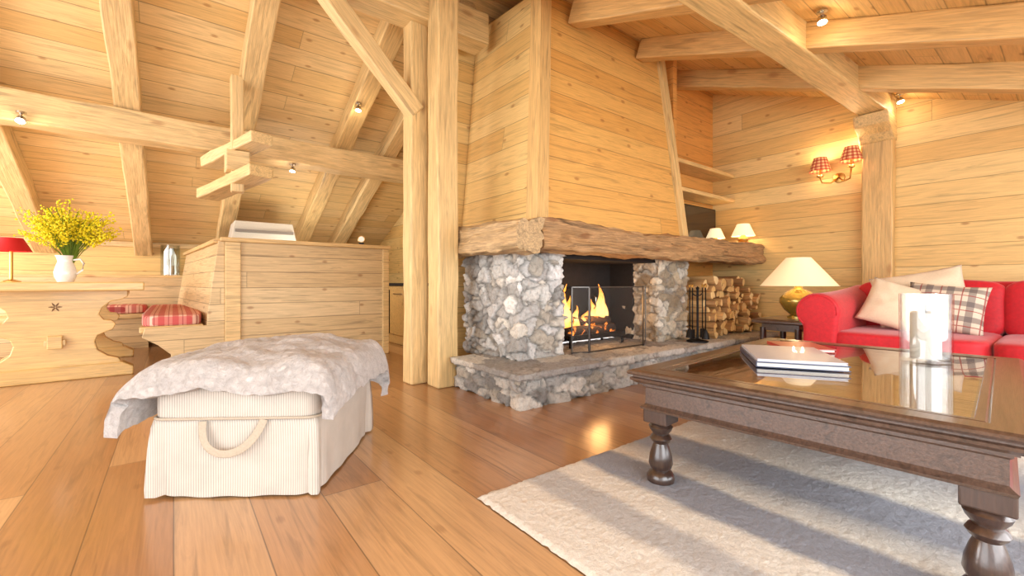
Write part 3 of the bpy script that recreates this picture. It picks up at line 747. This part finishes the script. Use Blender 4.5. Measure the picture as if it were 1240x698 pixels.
# ------------------------------------------------------------------ ottoman
ot=thing('ottoman',"square ottoman in ribbed white slipcover with fabric side handle","ottoman",(.435,2.49,0),rz=R(-35))
hx,hy=.335,.405
v=[];f=[]; nseg=32
def ringpts(off,z,fl):
    pts=[]
    cs=[(-hx,-hy),(hx,-hy),(hx,hy),(-hx,hy)]
    for c in range(4):
        a=Vector(cs[c]); b=Vector(cs[(c+1)%4]); d=(b-a).normalized(); nrm=Vector((d.y,-d.x))
        for i in range(nseg):
            t=i/nseg; p=a.lerp(b,t); e=min(t,1-t)
            bulge=fl*(.014*math.exp(-(e/.05)**2)-.024*math.exp(-((e-.07)/.022)**2)+.014*noise.noise(Vector((p.x*7,p.y*7,z*2))))
            o2=off+bulge
            p=p+nrm*o2
            if i==0:
                pd=Vector(cs[c-1])-a; pd.normalize(); p=a-(pd+d)*(o2) 
            pts.append((p.x,p.y,z+(.008*fl*noise.noise(Vector((p.x*9,p.y*9,3))) if z<.02 else 0)))
    return pts
levels=[(.000,.010,1.0),(.001,.05,1.0),(.001,.12,.8),(.001,.22,.5),(0,.3,.15),(-.004,.33,0)]
for off,z,fl in levels: v+=ringpts(off,z,fl)
m=4*nseg
for j in range(len(levels)-1):
    for i in range(m): f.append((j*m+i,j*m+(i+1)%m,(j+1)*m+(i+1)%m,(j+1)*m+i))
f.append(tuple(range((len(levels)-1)*m,len(levels)*m)))
mesh('slipcover_body',v,f,M_rib,ot,smooth=False)
for p in ot.children[0].data.polygons: p.use_smooth=True
soft('ottoman_cushion',(0,0,.4),(2*hx+.01,2*hy+.01,.15),M_rib,ot,n=14,res=22)
def rr(o_,z,r=.05):
    pts=[]
    for cx,cy,a0 in((hx+o_-r,hy+o_-r,0),(-hx-o_+r,hy+o_-r,90),(-hx-o_+r,-hy-o_+r,180),(hx+o_-r,-hy-o_+r,270)):
        for a in range(0,91,15): pts.append((cx+r*math.cos(R(a0+a)),cy+r*math.sin(R(a0+a)),z))
    return pts
tube('piping',rr(.006,.335),.006,M_strap,ot,closed=True)
pts=[(-.125,-hy-.008,.325),(-.122,-hy-.02,.28),(-.1,-hy-.032,.225),(-.045,-hy-.04,.196),(.02,-hy-.04,.2),(.075,-hy-.034,.235),(.11,-hy-.02,.29),(.122,-hy-.008,.33)]
sv=[];sf_=[]
for i,p in enumerate(pts):
    p=Vector(p); d=(Vector(pts[min(i+1,7)])-Vector(pts[max(i-1,0)])).normalized(); u=Vector((0,-1,0)).cross(d).normalized()
    for a,b in((-.018,-.002),(.018,-.002),(.018,.002),(-.018,.002)): sv.append(p+u*a+Vector((0,-1,0))*b)
for i in range(7):
    for k in range(4): sf_.append((i*4+k,i*4+(k+1)%4,i*4+4+(k+1)%4,i*4+4+k))
mesh('strap_handle',sv,sf_,M_strap,ot,smooth=True,sub=2)
N=110; v=[];f=[]
sx0,sx1,sy0,sy1=-.60,.54,-.505,.66
for i in range(N+1):
    for j in range(N+1):
        s=sx0+(sx1-sx0)*i/N; t=sy0+(sy1-sy0)*j/N
        p=Vector((s,t,0)); s2=s+.03*noise.noise(p*3); t2=t+.03*noise.noise(p*3+Vector((5,5,5)))
        if j<3: t2+=.012*noise.noise(p*14)
        z=.50+.05*math.cos(min(1,abs(s)/.45)*1.57)*math.cos(min(1,abs(t)/.5)*1.57)
        def drop(q,h,drp,out):
            e=abs(q)-h
            if e<=0: return q,0
            sg=1 if q>0 else -1
            return sg*(h+out*(1-math.exp(-e/(out*1.0)))),e-out*.5*(1-math.exp(-e/out))
        X,dz1=drop(s2,.34,0,.13 if s<0 else .07); Y,dz2=drop(t2,.41,0,.06)
        z-= (dz1**2+dz2**2)**.5*1.0+ .25*min(dz1,dz2)
        z+=.034*noise.noise(p*4.2)+.014*noise.noise(p*10)+.007*noise.noise(p*30)
        X+=.014*noise.noise(Vector((t*6,z*5,1))); Y+=.012*noise.noise(Vector((s*6,z*5,4)))
        v.append((X,Y,z+.028))
for i in range(N):
    for j in range(N):
        a=i*(N+1)+j; f.append((a,a+N+1,a+N+2,a+1))
o=mesh('throw_blanket',v,f,M_fur,None,(.435,2.49,0),(0,0,R(-35)),smooth=True)
m=o.modifiers.new('s','SOLIDIFY'); m.thickness=.056; m.offset=0
m=o.modifiers.new('b','BEVEL'); m.width=.026; m.segments=4; m.limit_method='ANGLE'; m.angle_limit=R(60)
tag(o,"pale grey plush throw draped over the ottoman","blanket")
pm=o.modifiers.new('fur','PARTICLE_SYSTEM'); ps=pm.particle_system; st_=ps.settings
st_.type='HAIR'; st_.count=60000; st_.hair_length=.028; st_.hair_step=3; st_.display_step=3; st_.render_step=3
st_.brownian_factor=.016; st_.factor_random=.010
st_.root_radius=1.0; st_.tip_radius=.3; st_.radius_scale=.0024; st_.material=1

# ------------------------------------------------------------------ dining
dt=thing('dining_table',"heavy pine trestle dining table with scroll-cut ends","dining table",(-.86,5.8,0),rz=R(3))
box('table_top',-.62,.62,-.42,1.75,.83,.91,M_pine,dt,bevel=.012)
half=[(.5,.83),(.5,.77),(.45,.74),(.37,.72),(.31,.66),(.29,.6),(.32,.55),(.38,.54),(.41,.5),(.39,.45),(.34,.43),(.28,.4),(.26,.34),(.28,.26),(.35,.2),(.43,.17),(.45,.12)]
outl=half+[(-a,b) for a,b in reversed(half)]
for y in(-.03,1.35):
    p=prism('trestle_panel',outl,y-.05,y+.05,M_pine,dt,bevel=.008)
    prism('trestle_foot',[(-.54,0),(.54,0),(.54,.08),(.46,.13),(-.46,.13),(-.54,.08)],y-.08,y+.08,M_pine,dt,bevel=.01)
box('stretcher',-.05,.05,-.14,1.46,.3,.42,M_pine,dt,bevel=.008)
box('tenon_peg',-.07,.07,-.13,-.10,.33,.38,M_beam,dt,bevel=.005)
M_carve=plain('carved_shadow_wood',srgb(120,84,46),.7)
v=[];f=[]
for k in range(6):
    a=k*math.pi/3; n0=len(v)
    for r_,w_ in((.005,.004),(.025,.007),(.045,.002)):
        for s_ in(-1,1): v.append((r_*math.cos(a)-s_*w_*math.sin(a),-.084,.68+r_*math.sin(a)+s_*w_*math.cos(a)))
    f+=[(n0,n0+1,n0+3,n0+2),(n0+2,n0+3,n0+5,n0+4)]
mesh('carved_star',v,f,M_carve,dt)
pt=thing('pitcher',"white ceramic pitcher holding yellow flowers on the dining table","pitcher",(-.78,5.64,.91))
lathe('pitcher_body',[(0,0),(.055,0),(.058,.01),(.074,.05),(.077,.09),(.066,.14),(.052,.18),(.056,.215),(.07,.24),(.066,.24),(.048,.18),(0,.17)],M_white,pt,32)
tube('pitcher_handle',[(.055,-.02,.2),(.1,-.03,.21),(.125,-.04,.17),(.115,-.035,.11),(.075,-.025,.07)],.009,M_white,pt)
M_yel=plain('yellow_blossom',srgb(244,226,24),.7,var=.3,bs=20); M_grn=plain('green_stem',srgb(112,140,36),.6,var=.3,bs=20)
fw=thing('flower_bouquet',"loose bouquet of bright yellow broom flowers","flowers",(-.75,5.64,1.1))
sv=[];sfc=[];bvv=[];bf=[]
for k in range(120):
    a=random.uniform(0,6.283); sp=random.random()**.6*.37; hh=random.uniform(.28,.56)*(1-sp*.75)
    e=Vector((math.cos(a)*sp,math.sin(a)*sp*.8,hh)); mid=Vector((e.x*.4,e.y*.4,hh*.55))
    pts=[Vector((e.x*.06,e.y*.06,-.02)),mid*.6,mid,(mid+e)/2+Vector((0,0,.02)),e]
    n0=len(sv)
    for p in pts:
        for b in range(3): sv.append(p+Vector((math.cos(b*2.09)*.003,math.sin(b*2.09)*.003,0)))
    for i in range(4):
        for b in range(3): sfc.append((n0+i*3+b,n0+i*3+(b+1)%3,n0+i*3+3+(b+1)%3,n0+i*3+3+b))
    for q in range(28):
        t=random.uniform(.45,1.03); p=mid.lerp(e,(t-.4)/.6)+Vector([random.gauss(0,.015) for _ in range(3)])
        u=Vector([random.gauss(0,1) for _ in range(3)]).normalized(); w_=u.orthogonal().normalized(); x_=u.cross(w_)
        r_=random.uniform(.007,.014); n1=len(bvv)
        bvv+=[p+w_*r_,p+x_*r_,p-w_*r_,p-x_*r_,p+u*r_*.7,p-u*r_*.7]
        bf+=[(n1,n1+1,n1+4),(n1+1,n1+2,n1+4),(n1+2,n1+3,n1+4),(n1+3,n1,n1+4),(n1+1,n1,n1+5),(n1+2,n1+1,n1+5),(n1+3,n1+2,n1+5),(n1,n1+3,n1+5)]
o=mesh('stems',sv,sfc,M_grn,fw); o["kind"]="stuff"
o=mesh('blossoms',bvv,bf,M_yel,fw); o["kind"]="stuff"
table_lamp((-1.36,6.9,.91),.36,"small lamp with red shade on the dining table",M_redshade,M_brass,[(0,0),(.2,0),(.2,.03),(.04,.08),(.04,.9),(0,.9)],[(.44,.9),(.43,.91),(.24,1.3),(.23,1.3)],None,3)
gv=thing('hurricane_candle_holder',"tall clear glass candle holder on the ledge","candle holder",(-.04,8.56,1.02))
lathe('glass_cylinder',[(0,0),(.12,0),(.12,.46),(.108,.46),(.108,.014),(0,.014)],glassm('ledge_glass',(.86,.88,.86),.1),gv,32)
o=lathe('pillar_candle',[(0,0),(.05,0),(.05,.13),(0,.13)],M_cream,None,24,(-.04,8.56,1.035)); tag(o,"short cream candle inside a tall glass","candle")
ch=thing('dining_chair',"dark wooden dining chair with curved backrest","chair",(-1.78,6.75,0),rz=R(-80))
soft('seat',(0,0,.5),(.42,.4,.05),M_dark,ch,n=6)
for sx in(-1,1):
    for sy in(-1,1): lathe('leg',[(.015,0),(.022,.25),(.02,.48)],M_darkz,ch,12,(sx*.17,sy*.16,0))
tube('backrest',[(-.18,.18,.5),(-.19,.22,.75),(-.12,.25,.9),(0,.26,.93),(.12,.25,.9),(.19,.22,.75),(.18,.18,.5)],.018,M_dark,ch)
tube('back_rail',[(-.19,.22,.72),(0,.25,.74),(.19,.22,.72)],.015,M_dark,ch)

# ------------------------------------------------------------------ ceiling spots
def spot(loc,tgt,e=18):
    s=thing('ceiling_spotlight',"small chrome ceiling spotlight, switched on","spotlight",loc,group="ceiling spotlights")
    d=(Vector(tgt)-Vector(loc)).normalized(); q=d.to_track_quat('-Z','Y').to_euler()
    lathe('mount',[(0,.06),(.035,.06),(.035,.045),(.01,.04),(.01,.0),(0,0)],M_chrome,s,16)
    h=lathe('spot_head',[(.015,.02),(.028,.008),(.034,-.035),(.031,-.035),(.02,-.01)],M_chrome,s,20,rot=q,cap=False)
    lathe('bulb',[(0,-.005),(.026,-.02),(.028,-.034),(0,-.038)],M_bulb,h,16)
    ptlight('spot_bulb_light',Vector(loc)+d*.09,e,(1,.82,.58),.03)
spot((-1.05,5.62,2.33),(-1.2,4,0),2.5); spot((1.66,5.0,2.89),(1.2,4.4,0),2.5); spot((1.12,5.72,2.26),(.8,5.1,0),2.5)
spot((3.7,1.13,2.81),(3.2,.9,0),1.6); spot((6.0,1.14,2.82),(5.4,.4,0),1.6)

# ------------------------------------------------------------------ daylight and added fill lights
w=bpy.data.worlds.new('World'); S.world=w; w.use_nodes=True
bg=w.node_tree.nodes['Background']; bg.inputs[0].default_value=(.96,.98,1,1); bg.inputs[1].default_value=2.5
area('window_and_fill_daylight',(1.5,-2.6,1.4),(2.0,3,1.4),5.5,2.2,210,(.97,.98,1))
area('window_and_fill_daylight',(-3.9,1.6,1.5),(2,4,1.4),4.2,2.6,120,(.97,.98,1))
area('window_and_fill_daylight',(-3.9,6.4,1.3),(0,6.4,1.3),3.2,1.8,240,(.97,.98,1))  # fill light added to brighten the dim dining end; no window built here
ptlight('kitchen_fill_light',(1.5,6.7,1.2),32,(1,.94,.84),.3)  # unseen fill added to lift the rear slope, hung well below the ceiling

# ------------------------------------------------------------------ camera
cd=bpy.data.cameras.new('camera'); cam=bpy.data.objects.new('camera',cd); COL.objects.link(cam)
cam.location=(0,0,.9); cam.rotation_euler=(R(90),0,R(-37.7)); cd.sensor_width=36; cd.lens=530/1240*36
cd.shift_y=-6/1240; cd.clip_start=.02
S.camera=cam
S.view_settings.view_transform='Standard'
S.view_settings.exposure=0.1
